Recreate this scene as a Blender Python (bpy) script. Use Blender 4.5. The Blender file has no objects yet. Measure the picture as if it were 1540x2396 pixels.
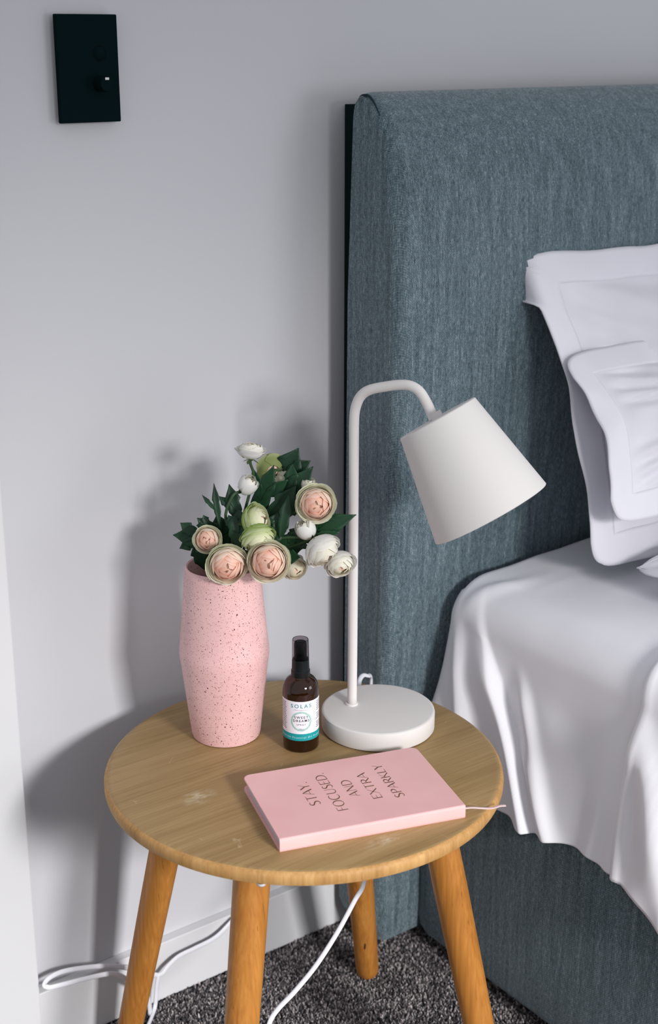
import bpy, math, random
from mathutils import Vector, Matrix, noise
random.seed(7)
PI = math.pi
sc = bpy.context.scene
C = sc.collection

# ------------------------------------------------------------------ camera
CAM_H = 1.265
PITCH = math.atan((1198 - 85) / 3328.0)
YAW = math.radians(36.6)
FH = Vector((math.sin(YAW), math.cos(YAW), 0))
RIGHT = Vector((math.cos(YAW), -math.sin(YAW), 0))
FWD = FH * math.cos(PITCH) - Vector((0, 0, 1)) * math.sin(PITCH)
UPV = RIGHT.cross(FWD)
cam_d = bpy.data.cameras.new('camera')
cam_d.sensor_fit = 'VERTICAL'
cam_d.sensor_height = 36.0
cam_d.lens = 36.0 * 3328 / 2396
cam_d.clip_start = 0.05
cam_d.dof.use_dof = True
cam_d.dof.focus_distance = 1.66
cam_d.dof.aperture_fstop = 5.0
cam = bpy.data.objects.new('camera', cam_d)
C.objects.link(cam)
cam.matrix_world = Matrix((
    (RIGHT.x, UPV.x, -FWD.x, 0), (RIGHT.y, UPV.y, -FWD.y, 0),
    (RIGHT.z, UPV.z, -FWD.z, CAM_H), (0, 0, 0, 1)))
sc.camera = cam

# ------------------------------------------------------------------ light
sc.view_settings.view_transform = 'Standard'
sc.view_settings.look = 'None'
sc.view_settings.gamma = 1.0
sc.view_settings.use_curve_mapping = False
sc.view_settings.exposure = 0.0
w = bpy.data.worlds.new('room_ambience')
sc.world = w
w.use_nodes = True
w.node_tree.nodes['Background'].inputs[0].default_value = (0.92, 0.95, 1.0, 1)
w.node_tree.nodes['Background'].inputs[1].default_value = 0.60

def area(name, loc, target, sx, sy, power, col, spread=180):
    d = bpy.data.lights.new(name, 'AREA')
    d.shape = 'RECTANGLE'; d.size = sx; d.size_y = sy
    d.energy = power; d.color = col; d.spread = math.radians(spread)
    o = bpy.data.objects.new(name, d)
    C.objects.link(o)
    o.location = loc
    o.rotation_euler = (Vector(target) - Vector(loc)).to_track_quat('-Z', 'Y').to_euler()
    return o
area('window_daylight', (0.80, -2.1, 1.65), (0.58, 1.4, -0.28), 0.62, 0.50, 11.5, (1.0, 0.985, 0.97), 46)
area('side_window_daylight', (2.45, -1.2, 1.10), (1.0, 1.35, 0.4), 0.9, 0.9, 5.0, (0.97, 0.98, 1.0), 110)

# ------------------------------------------------------------------ helpers
WO = {}
def obj(name, verts, faces, mat, parent=None, origin=None, smooth=True, sharp=None):
    """one mesh object; verts in world space, origin = its own base point"""
    if origin is None:
        n = len(verts)
        origin = Vector((sum(v[0] for v in verts) / n, sum(v[1] for v in verts) / n, min(v[2] for v in verts)))
    origin = Vector(origin)
    me = bpy.data.meshes.new(name)
    me.from_pydata([tuple(Vector(v) - origin) for v in verts], [], faces)
    me.validate()
    if smooth:
        me.polygons.foreach_set('use_smooth', [True] * len(me.polygons))
        if sharp:
            me.set_sharp_from_angle(angle=math.radians(sharp))
    if mat: me.materials.append(mat)
    o = bpy.data.objects.new(name, me)
    C.objects.link(o)
    place(o, origin, parent)
    return o

def place(o, origin, parent=None):
    origin = Vector(origin)
    WO[o.name] = origin
    if parent is not None:
        o.parent = parent
        o.location = origin - WO[parent.name]
    else:
        o.location = origin

def thing(name, label, cat, loc, group=None):
    o = bpy.data.objects.new(name, None)
    o.empty_display_size = 0.03
    C.objects.link(o)
    place(o, loc)
    return tag(o, label, cat, group)

def tag(o, label, cat, group=None):
    o['label'] = label; o['category'] = cat
    if group: o['group'] = group
    return o

def struct(o, label=None, cat=None):
    o['kind'] = 'structure'
    if label: o['label'] = label
    if cat: o['category'] = cat
    return o

def lathe(profile, cx, cy, n=64, z0=0.0):
    V, F = [], []
    rings = []
    for r, z in profile:
        if r < 1e-6:
            rings.append([len(V)]); V.append((cx, cy, z + z0))
        else:
            rings.append(list(range(len(V), len(V) + n)))
            V += [(cx + r * math.cos(2 * PI * i / n), cy + r * math.sin(2 * PI * i / n), z + z0) for i in range(n)]
    for a, b in zip(rings[:-1], rings[1:]):
        for i in range(n):
            j = (i + 1) % n
            if len(a) == 1 and len(b) == 1: continue
            if len(a) == 1: F.append((a[0], b[j], b[i]))
            elif len(b) == 1: F.append((a[i], a[j], b[0]))
            else: F.append((a[i], a[j], b[j], b[i]))
    return V, F

def catmull(pts, sub=8):
    P = [Vector(p) for p in pts]
    P = [P[0] * 2 - P[1]] + P + [P[-1] * 2 - P[-2]]
    out = []
    for i in range(1, len(P) - 2):
        for k in range(sub):
            t = k / sub
            a, b, c, d = P[i - 1], P[i], P[i + 1], P[i + 2]
            out.append(0.5 * ((2 * b) + (c - a) * t + (2 * a - 5 * b + 4 * c - d) * t * t + (3 * b - a - 3 * c + d) * t ** 3))
    out.append(P[-2])
    return out

def tube(path, r, n=12, flat=1.0, up=(0, 0, 1), cap=True):
    """r number or list; flat < 1 squeezes it in the up direction"""
    P = [Vector(p) for p in path]
    V, F = [], []
    up = Vector(up)
    for i, p in enumerate(P):
        t = (P[min(i + 1, len(P) - 1)] - P[max(i - 1, 0)]).normalized()
        s = t.cross(up)
        if s.length < 1e-4: s = t.cross(Vector((1, 0, 0)))
        s.normalize()
        u = s.cross(t).normalized()
        if i and flat == 1.0:
            # parallel transport
            s = (ps - t * ps.dot(t)).normalized(); u = s.cross(t).normalized()
        ps = s
        rr = r[i] if isinstance(r, (list, tuple)) else r
        for k in range(n):
            a = 2 * PI * k / n
            V.append(p + s * (rr * math.cos(a)) + u * (rr * flat * math.sin(a)))
    for i in range(len(P) - 1):
        for k in range(n):
            j = (k + 1) % n
            F.append((i * n + k, i * n + j, (i + 1) * n + j, (i + 1) * n + k))
    if cap:
        F.append(tuple(range(n - 1, -1, -1)))
        F.append(tuple(range((len(P) - 1) * n, len(P) * n)))
    return V, F

def box(x0, x1, y0, y1, z0, z1):
    V = [(x, y, z) for z in (z0, z1) for y in (y0, y1) for x in (x0, x1)]
    F = [(0, 2, 3, 1), (4, 5, 7, 6), (0, 1, 5, 4), (2, 6, 7, 3), (0, 4, 6, 2), (1, 3, 7, 5)]
    return V, F

def bevel(o, wd, seg=3):
    m = o.modifiers.new('bevel', 'BEVEL'); m.width = wd; m.segments = seg; m.limit_method = 'ANGLE'
    return o

def grid(nu, nv, fn):
    V = [fn(i, j) for j in range(nv) for i in range(nu)]
    F = [(j * nu + i, j * nu + i + 1, (j + 1) * nu + i + 1, (j + 1) * nu + i) for j in range(nv - 1) for i in range(nu - 1)]
    return V, F

def sstep(a, b, x):
    t = max(0.0, min(1.0, (x - a) / (b - a)))
    return t * t * (3 - 2 * t)

def lerp_tab(tab, x):
    if x <= tab[0][0]: return tab[0][1]
    for (a, fa), (b, fb) in zip(tab[:-1], tab[1:]):
        if x <= b:
            return fa + (fb - fa) * (x - a) / (b - a)
    return tab[-1][1]

# ------------------------------------------------------------------ materials
def srgb(r, g, b):
    f = lambda c: (c / 255 / 12.92) if c / 255 <= 0.04045 else ((c / 255 + 0.055) / 1.055) ** 2.4
    return (f(r), f(g), f(b), 1)

class M:
    """small node-graph helper around one principled material"""
    def __init__(s, name, col=(0.8, 0.8, 0.8, 1), rough=0.6, spec=0.5, **kw):
        s.m = bpy.data.materials.new(name); s.m.use_nodes = True
        s.t = s.m.node_tree; s.N = s.t.nodes; s.L = s.t.links
        s.b = s.N['Principled BSDF']
        s.b.inputs['Base Color'].default_value = col
        s.b.inputs['Roughness'].default_value = rough
        s.b.inputs['Specular IOR Level'].default_value = spec
        for k, v in kw.items(): s.b.inputs[k].default_value = v
        s._co = None
    def node(s, t, **kw):
        n = s.N.new(t)
        for k, v in kw.items(): setattr(n, k, v)
        return n
    def co(s, scale=(1, 1, 1), rot=(0, 0, 0), loc=(0, 0, 0), world=False):
        if world:
            n = s.node('ShaderNodeNewGeometry'); out = n.outputs['Position']
        else:
            n = s.node('ShaderNodeTexCoord'); out = n.outputs['Object']
        mp = s.node('ShaderNodeMapping')
        mp.inputs['Scale'].default_value = scale; mp.inputs['Rotation'].default_value = rot; mp.inputs['Location'].default_value = loc
        s.L.new(out, mp.inputs[0])
        return mp.outputs[0]
    def noise(s, co, scale, detail=2, rough=0.5, dist=0.0):
        n = s.node('ShaderNodeTexNoise')
        n.inputs['Scale'].default_value = scale; n.inputs['Detail'].default_value = detail
        n.inputs['Roughness'].default_value = rough; n.inputs['Distortion'].default_value = dist
        if co: s.L.new(co, n.inputs['Vector'])
        return n.outputs[0]
    def vor(s, co, scale, rnd=1.0, out='Distance'):
        n = s.node('ShaderNodeTexVoronoi'); n.inputs['Scale'].default_value = scale; n.inputs['Randomness'].default_value = rnd
        s.L.new(co, n.inputs['Vector'])
        return n.outputs['Distance'], n.outputs['Color']
    def ramp(s, fac, stops, interp='LINEAR'):
        n = s.node('ShaderNodeValToRGB'); n.color_ramp.interpolation = interp
        e = n.color_ramp.elements
        while len(e) > len(stops): e.remove(e[-1])
        while len(e) < len(stops): e.new(0.5)
        for k, (p, c) in zip(e, stops): k.position = p; k.color = c if len(c) == 4 else (*c, 1)
        s.L.new(fac, n.inputs[0])
        return n.outputs[0]
    def mix(s, fac, a, b, mode='MIX'):
        n = s.node('ShaderNodeMix', data_type='RGBA', blend_type=mode)
        for sock, v in ((n.inputs[0], fac), (n.inputs[6], a), (n.inputs[7], b)):
            if isinstance(v, (int, float)): sock.default_value = v
            elif isinstance(v, tuple): sock.default_value = v
            else: s.L.new(v, sock)
        return n.outputs[2]
    def math(s, op, a, b=None):
        n = s.node('ShaderNodeMath', operation=op)
        for sock, v in zip(n.inputs, (a, b)):
            if v is None: continue
            if isinstance(v, (int, float)): sock.default_value = v
            else: s.L.new(v, sock)
        return n.outputs[0]
    def color(s, c): s.L.new(c, s.b.inputs['Base Color']); return s
    def bump(s, h, strength=0.3, dist=0.001):
        n = s.node('ShaderNodeBump'); n.inputs['Strength'].default_value = strength; n.inputs['Distance'].default_value = dist
        s.L.new(h, n.inputs['Height']); s.L.new(n.outputs[0], s.b.inputs['Normal']); return s

BW = [(0, (0, 0, 0)), (1, (1, 1, 1))]
# painted wall
m = M('wall_paint', (0.58, 0.58, 0.61, 1), 0.75, 0.25)
h = m.noise(m.co(), 260, 3); m.bump(h, 0.12, 0.0006)
h2 = m.noise(m.co(), 2.0, 2); m.color(m.ramp(h2, [(0.3, (0.565, 0.565, 0.60)), (0.7, (0.595, 0.595, 0.625))]))
WALL = m.m
m = M('trim_paint', (0.68, 0.68, 0.70, 1), 0.45, 0.4); m.bump(m.noise(m.co(), 90, 2), 0.05, 0.0005)
TRIM = m.m
# carpet
m = M('carpet_backing', (0.03, 0.03, 0.032, 1), 0.95, 0.1); CARPET0 = m.m
m = M('carpet_pile', (0.1, 0.1, 0.1, 1), 0.95, 0.05)
g = m.node('ShaderNodeNewGeometry')
n1 = m.noise(m.co(world=True), 220, 2)
mixf = m.math('ADD', m.math('MULTIPLY', g.outputs['Random Per Island'], 0.6), m.math('MULTIPLY', n1, 0.5))
m.color(m.ramp(mixf, [(0.2, srgb(44, 45, 49)), (0.45, srgb(90, 88, 91)), (0.68, srgb(146, 140, 141)), (0.9, srgb(204, 196, 196))]))
PILE = m.m

def fabric(name, dark, mid, light, world=True):
    m = M(name, mid, 0.85, 0.2)
    m.b.inputs['Sheen Weight'].default_value = 0.25
    m.b.inputs['Sheen Roughness'].default_value = 0.5
    co = m.co(world=True)
    warp = m.noise(m.co((1, 1, 0.16), world=True), 900, 1)          # long vertical yarns
    weft = m.noise(m.co((0.35, 0.35, 1), world=True), 1100, 1)
    tw = m.node('ShaderNodeTexWave', wave_type='BANDS', bands_direction='DIAGONAL')
    tw.inputs['Scale'].default_value = 190; tw.inputs['Distortion'].default_value = 1.2; tw.inputs['Detail'].default_value = 1
    tw.inputs['Detail Scale'].default_value = 2.0
    m.L.new(co, tw.inputs['Vector'])
    slub = m.noise(m.co((1, 1, 0.06), world=True), 160, 2)
    f = m.math('ADD', m.math('MULTIPLY', warp, 0.42), m.math('MULTIPLY', weft, 0.30))
    f = m.math('ADD', f, m.math('MULTIPLY', tw.outputs['Fac'], 0.06))
    f = m.math('ADD', f, m.math('MULTIPLY', slub, 0.26))
    m.color(m.ramp(f, [(0.36, dark), (0.55, mid), (0.74, light)]))
    m.bump(f, 0.25, 0.0008)
    return m.m
UPHOL = fabric('upholstery_weave', srgb(50, 66, 74), srgb(96, 113, 121), srgb(152, 166, 173))
m = M('piping_cloth', srgb(30, 52, 58), 0.85, 0.2); PIPING = m.m
GAP_SHADE = M('gap_shade_dark', (0.004, 0.012, 0.014, 1), 0.95, 0.1).m  # near-black colour standing in for shade behind the headboard

def linen(name, col):
    m = M(name, col, 0.8, 0.2)
    m.b.inputs['Sheen Weight'].default_value = 0.15
    f = m.noise(m.co(world=True), 1400, 1)
    g2 = m.noise(m.co(world=True), 26, 3, 0.55, 0.4)
    n = m.math('ADD', m.math('MULTIPLY', f, 0.04), g2)
    m.bump(n, 0.12, 0.003)
    return m.m
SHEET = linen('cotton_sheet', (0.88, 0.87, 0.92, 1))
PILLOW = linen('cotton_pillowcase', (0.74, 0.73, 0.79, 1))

# wood
def wood(name, c0, c1, c2, rot, along, rough=0.5, stain=False):
    m = M(name, c1, rough, 0.35)
    sc_ = [60, 60, 60]; sc_[along] = 3.0
    co = m.co(tuple(x / 10 for x in sc_), rot=rot)
    a = m.noise(co, 6, 4, 0.6, 0.3)
    sc2 = [320, 320, 320]; sc2[along] = 9
    b = m.noise(m.co(tuple(x / 10 for x in sc2), rot=rot), 10, 2)
    f = m.math('ADD', m.math('MULTIPLY', a, 0.62), m.math('MULTIPLY', b, 0.38))
    c = m.ramp(f, [(0.3, c0), (0.5, c1), (0.72, c2)])
    sc3 = [260, 260, 260]; sc3[along] = 14
    p = m.noise(m.co(tuple(x / 10 for x in sc3), rot=rot), 16, 1)
    c = m.mix(m.ramp(p, [(0.70, (0, 0, 0)), (0.78, (0.45, 0.45, 0.45))]), c, (c0[0] * 0.35, c0[1] * 0.35, c0[2] * 0.35, 1))
    if stain:
        for (sx, sy, rx, ry, amt) in stain:
            co2 = m.co((1 / rx, 1 / ry, 0.01), loc=(-sx / rx, -sy / ry, 0))
            d = m.node('ShaderNodeVectorMath', operation='LENGTH'); m.L.new(co2, d.inputs[0])
            msk = m.ramp(d.outputs['Value'], [(0.2, (1, 1, 1)), (1.0, (0, 0, 0))])
            ns = m.ramp(m.noise(m.co((1, 2.2, 1)), 60, 4, 0.7), [(0.42, (0, 0, 0)), (0.62, (1, 1, 1))])
            fac = m.math('MULTIPLY', m.math('MULTIPLY', msk, ns), amt)
            c = m.mix(fac, c, srgb(205, 190, 165))
        # hair-thin pale scratches
        vd = m.node('ShaderNodeTexVoronoi', feature='DISTANCE_TO_EDGE'); vd.inputs['Scale'].default_value = 22
        m.L.new(m.co((1, 1, 0.01)), vd.inputs['Vector'])
        e = m.ramp(vd.outputs['Distance'], [(0.0, (1, 1, 1)), (0.012, (0, 0, 0))])
        ns = m.ramp(m.noise(m.co(), 34, 2), [(0.62, (0, 0, 0)), (0.68, (1, 1, 1))])
        c = m.mix(m.math('MULTIPLY', m.math('MULTIPLY', e, ns), 0.4), c, srgb(215, 195, 160))
    m.color(c)
    m.bump(f, 0.12, 0.0008)
    return m.m
GR = math.radians(21.7)
TOPWOOD = wood('tabletop_wood', srgb(134, 107, 68), srgb(156, 128, 86), srgb(174, 147, 104), (0, 0, GR), 0, 0.5,
               [(-0.141, 0.006, 0.026, 0.017, 0.75), (-0.033, -0.188, 0.026, 0.012, 0.6)])
EDGEWOOD = wood('table_edge_wood', srgb(158, 116, 66), srgb(182, 138, 84), srgb(204, 162, 106), (0, 0, 0), 2, 0.6)
LEGWOOD = wood('leg_wood', srgb(146, 90, 35), srgb(176, 116, 52), srgb(198, 138, 70), (0, 0, 0), 2, 0.42)
KNOT = M('wood_knot', srgb(70, 50, 25), 0.6).m

# ceramic vase
m = M('speckled_ceramic', srgb(232, 188, 188), 0.42, 0.4)
co = m.co()
base = m.ramp(m.noise(co, 18, 3), [(0.3, srgb(224, 179, 179)), (0.7, srgb(233, 191, 190))])
wob = m.noise(co, 260, 2)
cov = m.node('ShaderNodeVectorMath', operation='ADD')
sv = m.node('ShaderNodeVectorMath', operation='SCALE'); sv.inputs['Scale'].default_value = 0.0014
nn = m.node('ShaderNodeTexNoise'); nn.inputs['Scale'].default_value = 330; m.L.new(co, nn.inputs['Vector'])
m.L.new(nn.outputs['Color'], sv.inputs[0]); m.L.new(co, cov.inputs[0]); m.L.new(sv.outputs[0], cov.inputs[1])
c = base
for scale, rad, keep, colr in ((900, 0.40, 0.45, srgb(182, 126, 122)), (620, 0.36, 0.60, srgb(146, 92, 86)), (380, 0.29, 0.68, srgb(112, 60, 54)), (220, 0.20, 0.66, srgb(84, 40, 36)), (90, 0.09, 0.75, srgb(176, 100, 76))):
    vd, vc = m.vor(cov.outputs[0], scale)
    sep = m.node('ShaderNodeSeparateColor'); m.L.new(vc, sep.inputs[0])
    spot = m.math('LESS_THAN', vd, m.math('MULTIPLY', sep.outputs[1], rad))
    on = m.math('GREATER_THAN', sep.outputs[0], keep)
    c = m.mix(m.math('MULTIPLY', spot, on), c, colr)
m.color(c)
m.bump(m.noise(co, 500, 2), 0.04, 0.0004)
VASE = m.m

LAMPW = M('lamp_powder_coat', srgb(218, 214, 212), 0.6, 0.3); LAMPW.bump(LAMPW.noise(LAMPW.co(), 1500, 1), 0.08, 0.0002); LAMPW = LAMPW.m
LAMPIN = M('lamp_inside', srgb(235, 233, 230), 0.6).m
RUBBER = M('dark_rubber', srgb(28, 24, 26), 0.7).m
CABLE = M('white_cable', srgb(228, 228, 236), 0.45, 0.4).m
PLATE = M('black_plate', (0.0008, 0.0075, 0.0095, 1), 0.8, 0.05).m
PLATED = M('black_gap', (0.0015, 0.003, 0.003, 1), 0.8, 0.1).m
PLATEW = M('dial_mark', srgb(215, 215, 215), 0.6).m

m = M('amber_glass', (0.034, 0.010, 0.002, 1), 0.06, 0.5); m.b.inputs['Transmission Weight'].default_value = 0.5; m.b.inputs['IOR'].default_value = 1.5
AMBER = m.m
m = M('dark_liquid', (0.006, 0.004, 0.002, 1), 0.1); LIQ = m.m
BLACKP = M('black_plastic', (0.003, 0.006, 0.007, 1), 0.35, 0.3).m
m = M('smoky_cap', (0.62, 0.58, 0.60, 1), 0.05, 0.4); m.b.inputs['Transmission Weight'].default_value = 1.0; m.b.inputs['IOR'].default_value = 1.15
CAPM = m.m
LABEL = M('label_paper', srgb(236, 232, 240), 0.6).m
TEAL = M('label_teal', srgb(10, 152, 158), 0.55).m
TEALT = M('teal_print', srgb(30, 140, 148), 0.6).m
INK = M('dark_print', srgb(38, 48, 60), 0.6).m
GREY = M('grey_print', srgb(130, 128, 140), 0.6).m
PALE = M('pale_print', srgb(206, 236, 238), 0.6).m
m = M('wreath_print', srgb(130, 180, 160), 0.6)
wn = m.noise(m.co(), 2600, 2)
gr = m.node('ShaderNodeTexCoord'); sx = m.node('ShaderNodeSeparateXYZ'); m.L.new(gr.outputs['Object'], sx.inputs[0])
m.color(m.mix(m.ramp(wn, [(0.42, (0, 0, 0)), (0.55, (1, 1, 1))]), srgb(112, 160, 140), srgb(190, 225, 220)))
WREATH = m.m

m = M('blush_cover', srgb(222, 172, 172), 0.62, 0.3)
f = m.noise(m.co(), 300, 3); c2 = m.noise(m.co(), 12, 3)
m.color(m.ramp(c2, [(0.3, srgb(228, 176, 176)), (0.7, srgb(236, 188, 187))])); m.bump(f, 0.08, 0.0004)
COVER = m.m
m = M('page_block', srgb(205, 205, 212), 0.8)
wv = m.node('ShaderNodeTexWave', wave_type='BANDS', bands_direction='Z'); wv.inputs['Scale'].default_value = 900; m.L.new(m.co(), wv.inputs['Vector'])
m.color(m.ramp(wv.outputs['Fac'], [(0.2, srgb(165, 165, 172)), (0.7, srgb(212, 212, 218))])); PAGES = m.m
FOIL = M('gold_foil', srgb(120, 88, 52), 0.42, 0.5, Metallic=0.35).m
RIBBON = M('pink_ribbon', srgb(238, 205, 205), 0.6).m

def petal_mat(name):
    m = M(name, (0.9, 0.9, 0.85, 1), 0.6, 0.25)
    a = m.node('ShaderNodeAttribute'); a.attribute_name = 'tint'
    ns = m.noise(m.co((1, 1, 0.2)), 14, 2)
    c = m.mix(m.ramp(ns, [(0.35, (0.9, 0.9, 0.9)), (0.6, (1, 1, 1))]), (0, 0, 0, 1), a.outputs['Color'], 'MIX')
    m.L.new(a.outputs['Color'], m.b.inputs['Base Color'])
    tr = m.node('ShaderNodeBsdfTranslucent'); m.L.new(a.outputs['Color'], tr.inputs['Color'])
    mx = m.node('ShaderNodeMixShader'); mx.inputs[0].default_value = 0.30
    m.L.new(m.b.outputs[0], mx.inputs[1]); m.L.new(tr.outputs[0], mx.inputs[2])
    m.L.new(mx.outputs[0], m.N['Material Output'].inputs['Surface'])
    return m.m
PETAL = petal_mat('petal')
m = M('leaf', srgb(22, 70, 40), 0.5, 0.4)
m.color(m.ramp(m.noise(m.co(), 40, 3), [(0.3, srgb(8, 42, 24)), (0.7, srgb(20, 66, 36))])); LEAF = m.m
m = M('stem', srgb(52, 78, 48), 0.55, 0.4); STEM = m.m
m = M('sepal', srgb(78, 100, 66), 0.6); SEPAL = m.m
m = M('bloom_heart', srgb(240, 205, 185), 0.6); HEART = m.m

# ================================================================== the setting
WY = 1.485
o = struct(obj('wall_back', *box(-1.6, 3.6, WY, WY + 0.12, 0.0, 2.6), WALL, smooth=False), 'pale grey painted bedroom wall behind the bed', 'wall')
o = struct(obj('floor', *box(-1.6, 3.6, -3.0, WY, -0.06, -0.006), CARPET0, smooth=False), 'dark grey speckled carpet floor', 'floor')

def carpet():
    V, F = [], []
    rnd = random.Random(3)
    p = 0.0027
    ny = int((1.468 - 0.72) / p); nx = int((1.30 - 0.56) / p)
    for j in range(ny):
        for i in range(nx):
            x = 0.56 + (i + rnd.random()) * p; y = 0.72 + (j + rnd.random()) * p
            hgt = rnd.uniform(0.003, 0.0068); r = rnd.uniform(0.0011, 0.0019); a = rnd.random() * 6.283
            dx, dy = rnd.uniform(-0.0025, 0.0025), rnd.uniform(-0.0025, 0.0025)
            b = len(V)
            for k in range(3):
                V.append((x + r * math.cos(a + k * 2.094), y + r * math.sin(a + k * 2.094), -0.006))
            for k in range(3):
                V.append((x + dx + 0.7 * r * math.cos(a + 0.5 + k * 2.094), y + dy + 0.7 * r * math.sin(a + 0.5 + k * 2.094), -0.006 + hgt * (0.8 + 0.2 * k / 2)))
            F += [(b, b + 1, b + 4, b + 3), (b + 1, b + 2, b + 5, b + 4), (b + 2, b, b + 3, b + 5), (b + 3, b + 4, b + 5)]
    o = obj('carpet_pile', V, F, PILE, smooth=False, origin=(0.9, 1.1, -0.006))
    o['kind'] = 'stuff'; o['label'] = 'short looped pile of the dark grey speckled carpet'; o['category'] = 'carpet'
carpet()

def board(name, x0, x1, y0, y1, z0, z1, bv):
    o = obj(name, *box(x0, x1, y0, y1, z0, z1), TRIM, smooth=False); bevel(o, bv, 2); return o
struct(board('baseboard_back', 0.622, 1.9, 1.470, WY, -0.004, 0.086, 0.0015), 'white painted baseboard along the wall behind the table', 'baseboard')
struct(board('trim_1', 0.45, 0.621, 1.462, WY, -0.004, 2.2, 0.002), 'white flat door casing at the left edge', 'trim')

# ================================================================== light switch
t = thing('light_switch', 'black rectangular dimmer switch plate mounted high on the pale wall', 'light switch', (0.7645, 1.484, 1.174))
bevel(obj('dark_gap_fill', *box(0.731, 0.798, 1.4775, 1.484, 1.178, 1.284), PLATED, t, smooth=False), 0.001, 2)
bevel(obj('plate', *box(0.727, 0.802, 1.4725, 1.4785, 1.174, 1.288), PLATE, t, smooth=False), 0.0012, 2)
def disc_y(prof, cx, cz, y0, n=40):
    V, F = lathe(prof, 0, 0, n)
    return [(cx + x, y0 - z, cz + y) for x, y, z in V], [tuple(reversed(f)) for f in F]
V, F = disc_y([(0.0086, 0), (0.0086, 0.0002), (0.0080, 0.0002), (0.0080, 0)], 0.7785, 1.247, 1.4725)
obj('button_ring', V, F, PLATED, t)
V, F = disc_y([(0, 0.00012), (0.0080, 0.00012), (0.0080, 0)], 0.7785, 1.247, 1.4725)
obj('button', V, F, PLATE, t)
V, F = disc_y([(0.0084, 0), (0.0082, 0.015), (0.0076, 0.0165), (0, 0.0165)], 0.7775, 1.2155, 1.4725)
k = obj('dial', V, F, PLATE, t, sharp=40)
bevel(obj('dial_mark', *box(0.7752, 0.7800, 1.4554, 1.4562, 1.2196, 1.2222), PLATEW, k, smooth=False), 0.0006, 2)

# ================================================================== bed
HX = 1.100
bed = thing('bed', 'large bed upholstered in slate blue grey woven fabric with tall padded headboard', 'bed', (1.9, 0.6, 0.0))
BACK = [(0, 1.4685), (0.4, 1.4685), (0.95, 1.466), (1.2, 1.459)]
FRONT = [(0.030, 1.372), (0.042, 1.361), (0.30, 1.357), (0.501, 1.352), (0.624, 1.346), (0.80, 1.337), (0.961, 1.337), (1.05, 1.341), (1.113, 1.349), (1.146, 1.358), (1.168, 1.370), (1.186, 1.388), (1.197, 1.405)]
prof = [(1.446, 0.034), (1.4565, 0.048), (1.4450, 0.4), (1.441, 0.95), (1.4315, 1.178), (1.428, 1.192), (1.421, 1.199), (1.414, 1.2010)]
front = catmull([(y, z, 0) for z, y in reversed(FRONT)], 4)
sect = [Vector((y, z)) for y, z in prof] + [Vector((p.x, p.y)) for p in front]
cen = Vector((1.43, 0.6))
def hb_ring(x, inset):
    out = []
    for p in sect:
        # move front-facing points back by the inset, keep the back plane
        y = p.x + inset * sstep(1.421, 1.372, p.x)
        z = p.y - inset * 0.30 * sstep(1.12, 1.2, p.y) + inset * 0.3 * sstep(0.08, 0.03, p.y)
        out.append((x, y, z))
    return out
R = 0.020
xs = [(HX + R * (1 - math.sin(a)), R * (1 - math.cos(a))) for a in [PI / 2 * k / 8 for k in range(8, -1, -1)]]
xs += [(HX + 0.05 + 0.12 * i, 0) for i in range(1, 14)]
V, F = [], []
ns = len(sect)
for x, ins in xs:
    V += hb_ring(x, ins)
for i in range(len(xs) - 1):
    for k in range(ns):
        j = (k + 1) % ns
        F.append((i * ns + k, (i + 1) * ns + k, (i + 1) * ns + j, i * ns + j))
F.append(tuple(range((len(xs) - 1) * ns, len(xs) * ns)))
hb = obj('headboard', V, F, UPHOL, bed, sharp=60)
# flat side panel closing the end, with its piping over the top
ring = hb_ring(HX + 0.0008, R)
cV = [(HX + 0.0002, p[1], p[2]) for p in ring]
obj('side_panel', cV, [tuple(range(ns))], UPHOL, hb, smooth=False)
pp = [(HX + 0.0035, 1.427, 1.1885), (HX + 0.003, 1.421, 1.1955), (HX + 0.0025, 1.412, 1.1975), (HX + 0.0025, 1.402, 1.196), (HX + 0.003, 1.393, 1.188), (HX + 0.004, 1.384, 1.175)]
obj('piping', *tube(catmull(pp, 6), [0.0004 + 0.0013 * math.sin(PI * k / 30) for k in range(31)], 8), PIPING, hb)
obj('dark_gap_fill', *box(HX + 0.026, 2.66, 1.432, 1.4825, 0.10, 1.184), GAP_SHADE, hb, smooth=False)  # added dark box, makes the headboard-to-wall gap read as deep shade
# side rail / base box with soft rounded edges
def rail():
    x0, x1, y1, y0, z1, zb = 1.170, 2.76, 1.366, -0.6, 0.328, 0.018
    V, F = [], []
    rt, rb = 0.035, 0.012
    # section in (x,z): from bottom outer up and over
    s = [(x0 + rb, zb)] + [(x0 + rb - rb * math.sin(a), zb + rb - rb * math.cos(a)) for a in (0.5, 1.0, PI / 2)]
    s += [(x0, 0.08), (x0 - 0.001, 0.16), (x0, 0.24)]
    s += [(x0 + rt - rt * math.cos(a), z1 - rt + rt * math.sin(a)) for a in [PI / 2 * k / 8 for k in range(9)]]
    s += [(x1, z1), (x1, zb)]
    ends = [(y1 + 0.0, 0.030), (y1 - 0.004, 0.016), (y1 - 0.012, 0.006), (y1 - 0.028, 0.0)] + [(y1 - 0.03 - (y1 - 0.03 - y0) * k / 12, 0) for k in range(1, 13)]
    for y, ins in ends:
        for x, z in s:
            V.append((x + (ins * 0.35 if x < 2 else 0), y, z + ins * sstep(0.08, zb, z) - ins * 0.5 * sstep(0.25, z1, z)))
    n = len(s)
    for i in range(len(ends) - 1):
        for k in range(n):
            j = (k + 1) % n
            F.append((i * n + k, i * n + j, (i + 1) * n + j, (i + 1) * n + k))
    F.append(tuple(range(n - 1, -1, -1)))
    F.append(tuple(range((len(ends) - 1) * n, len(ends) * n)))
    return V, F
obj('side_rail', *rail(), UPHOL, bed, sharp=50)

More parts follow.
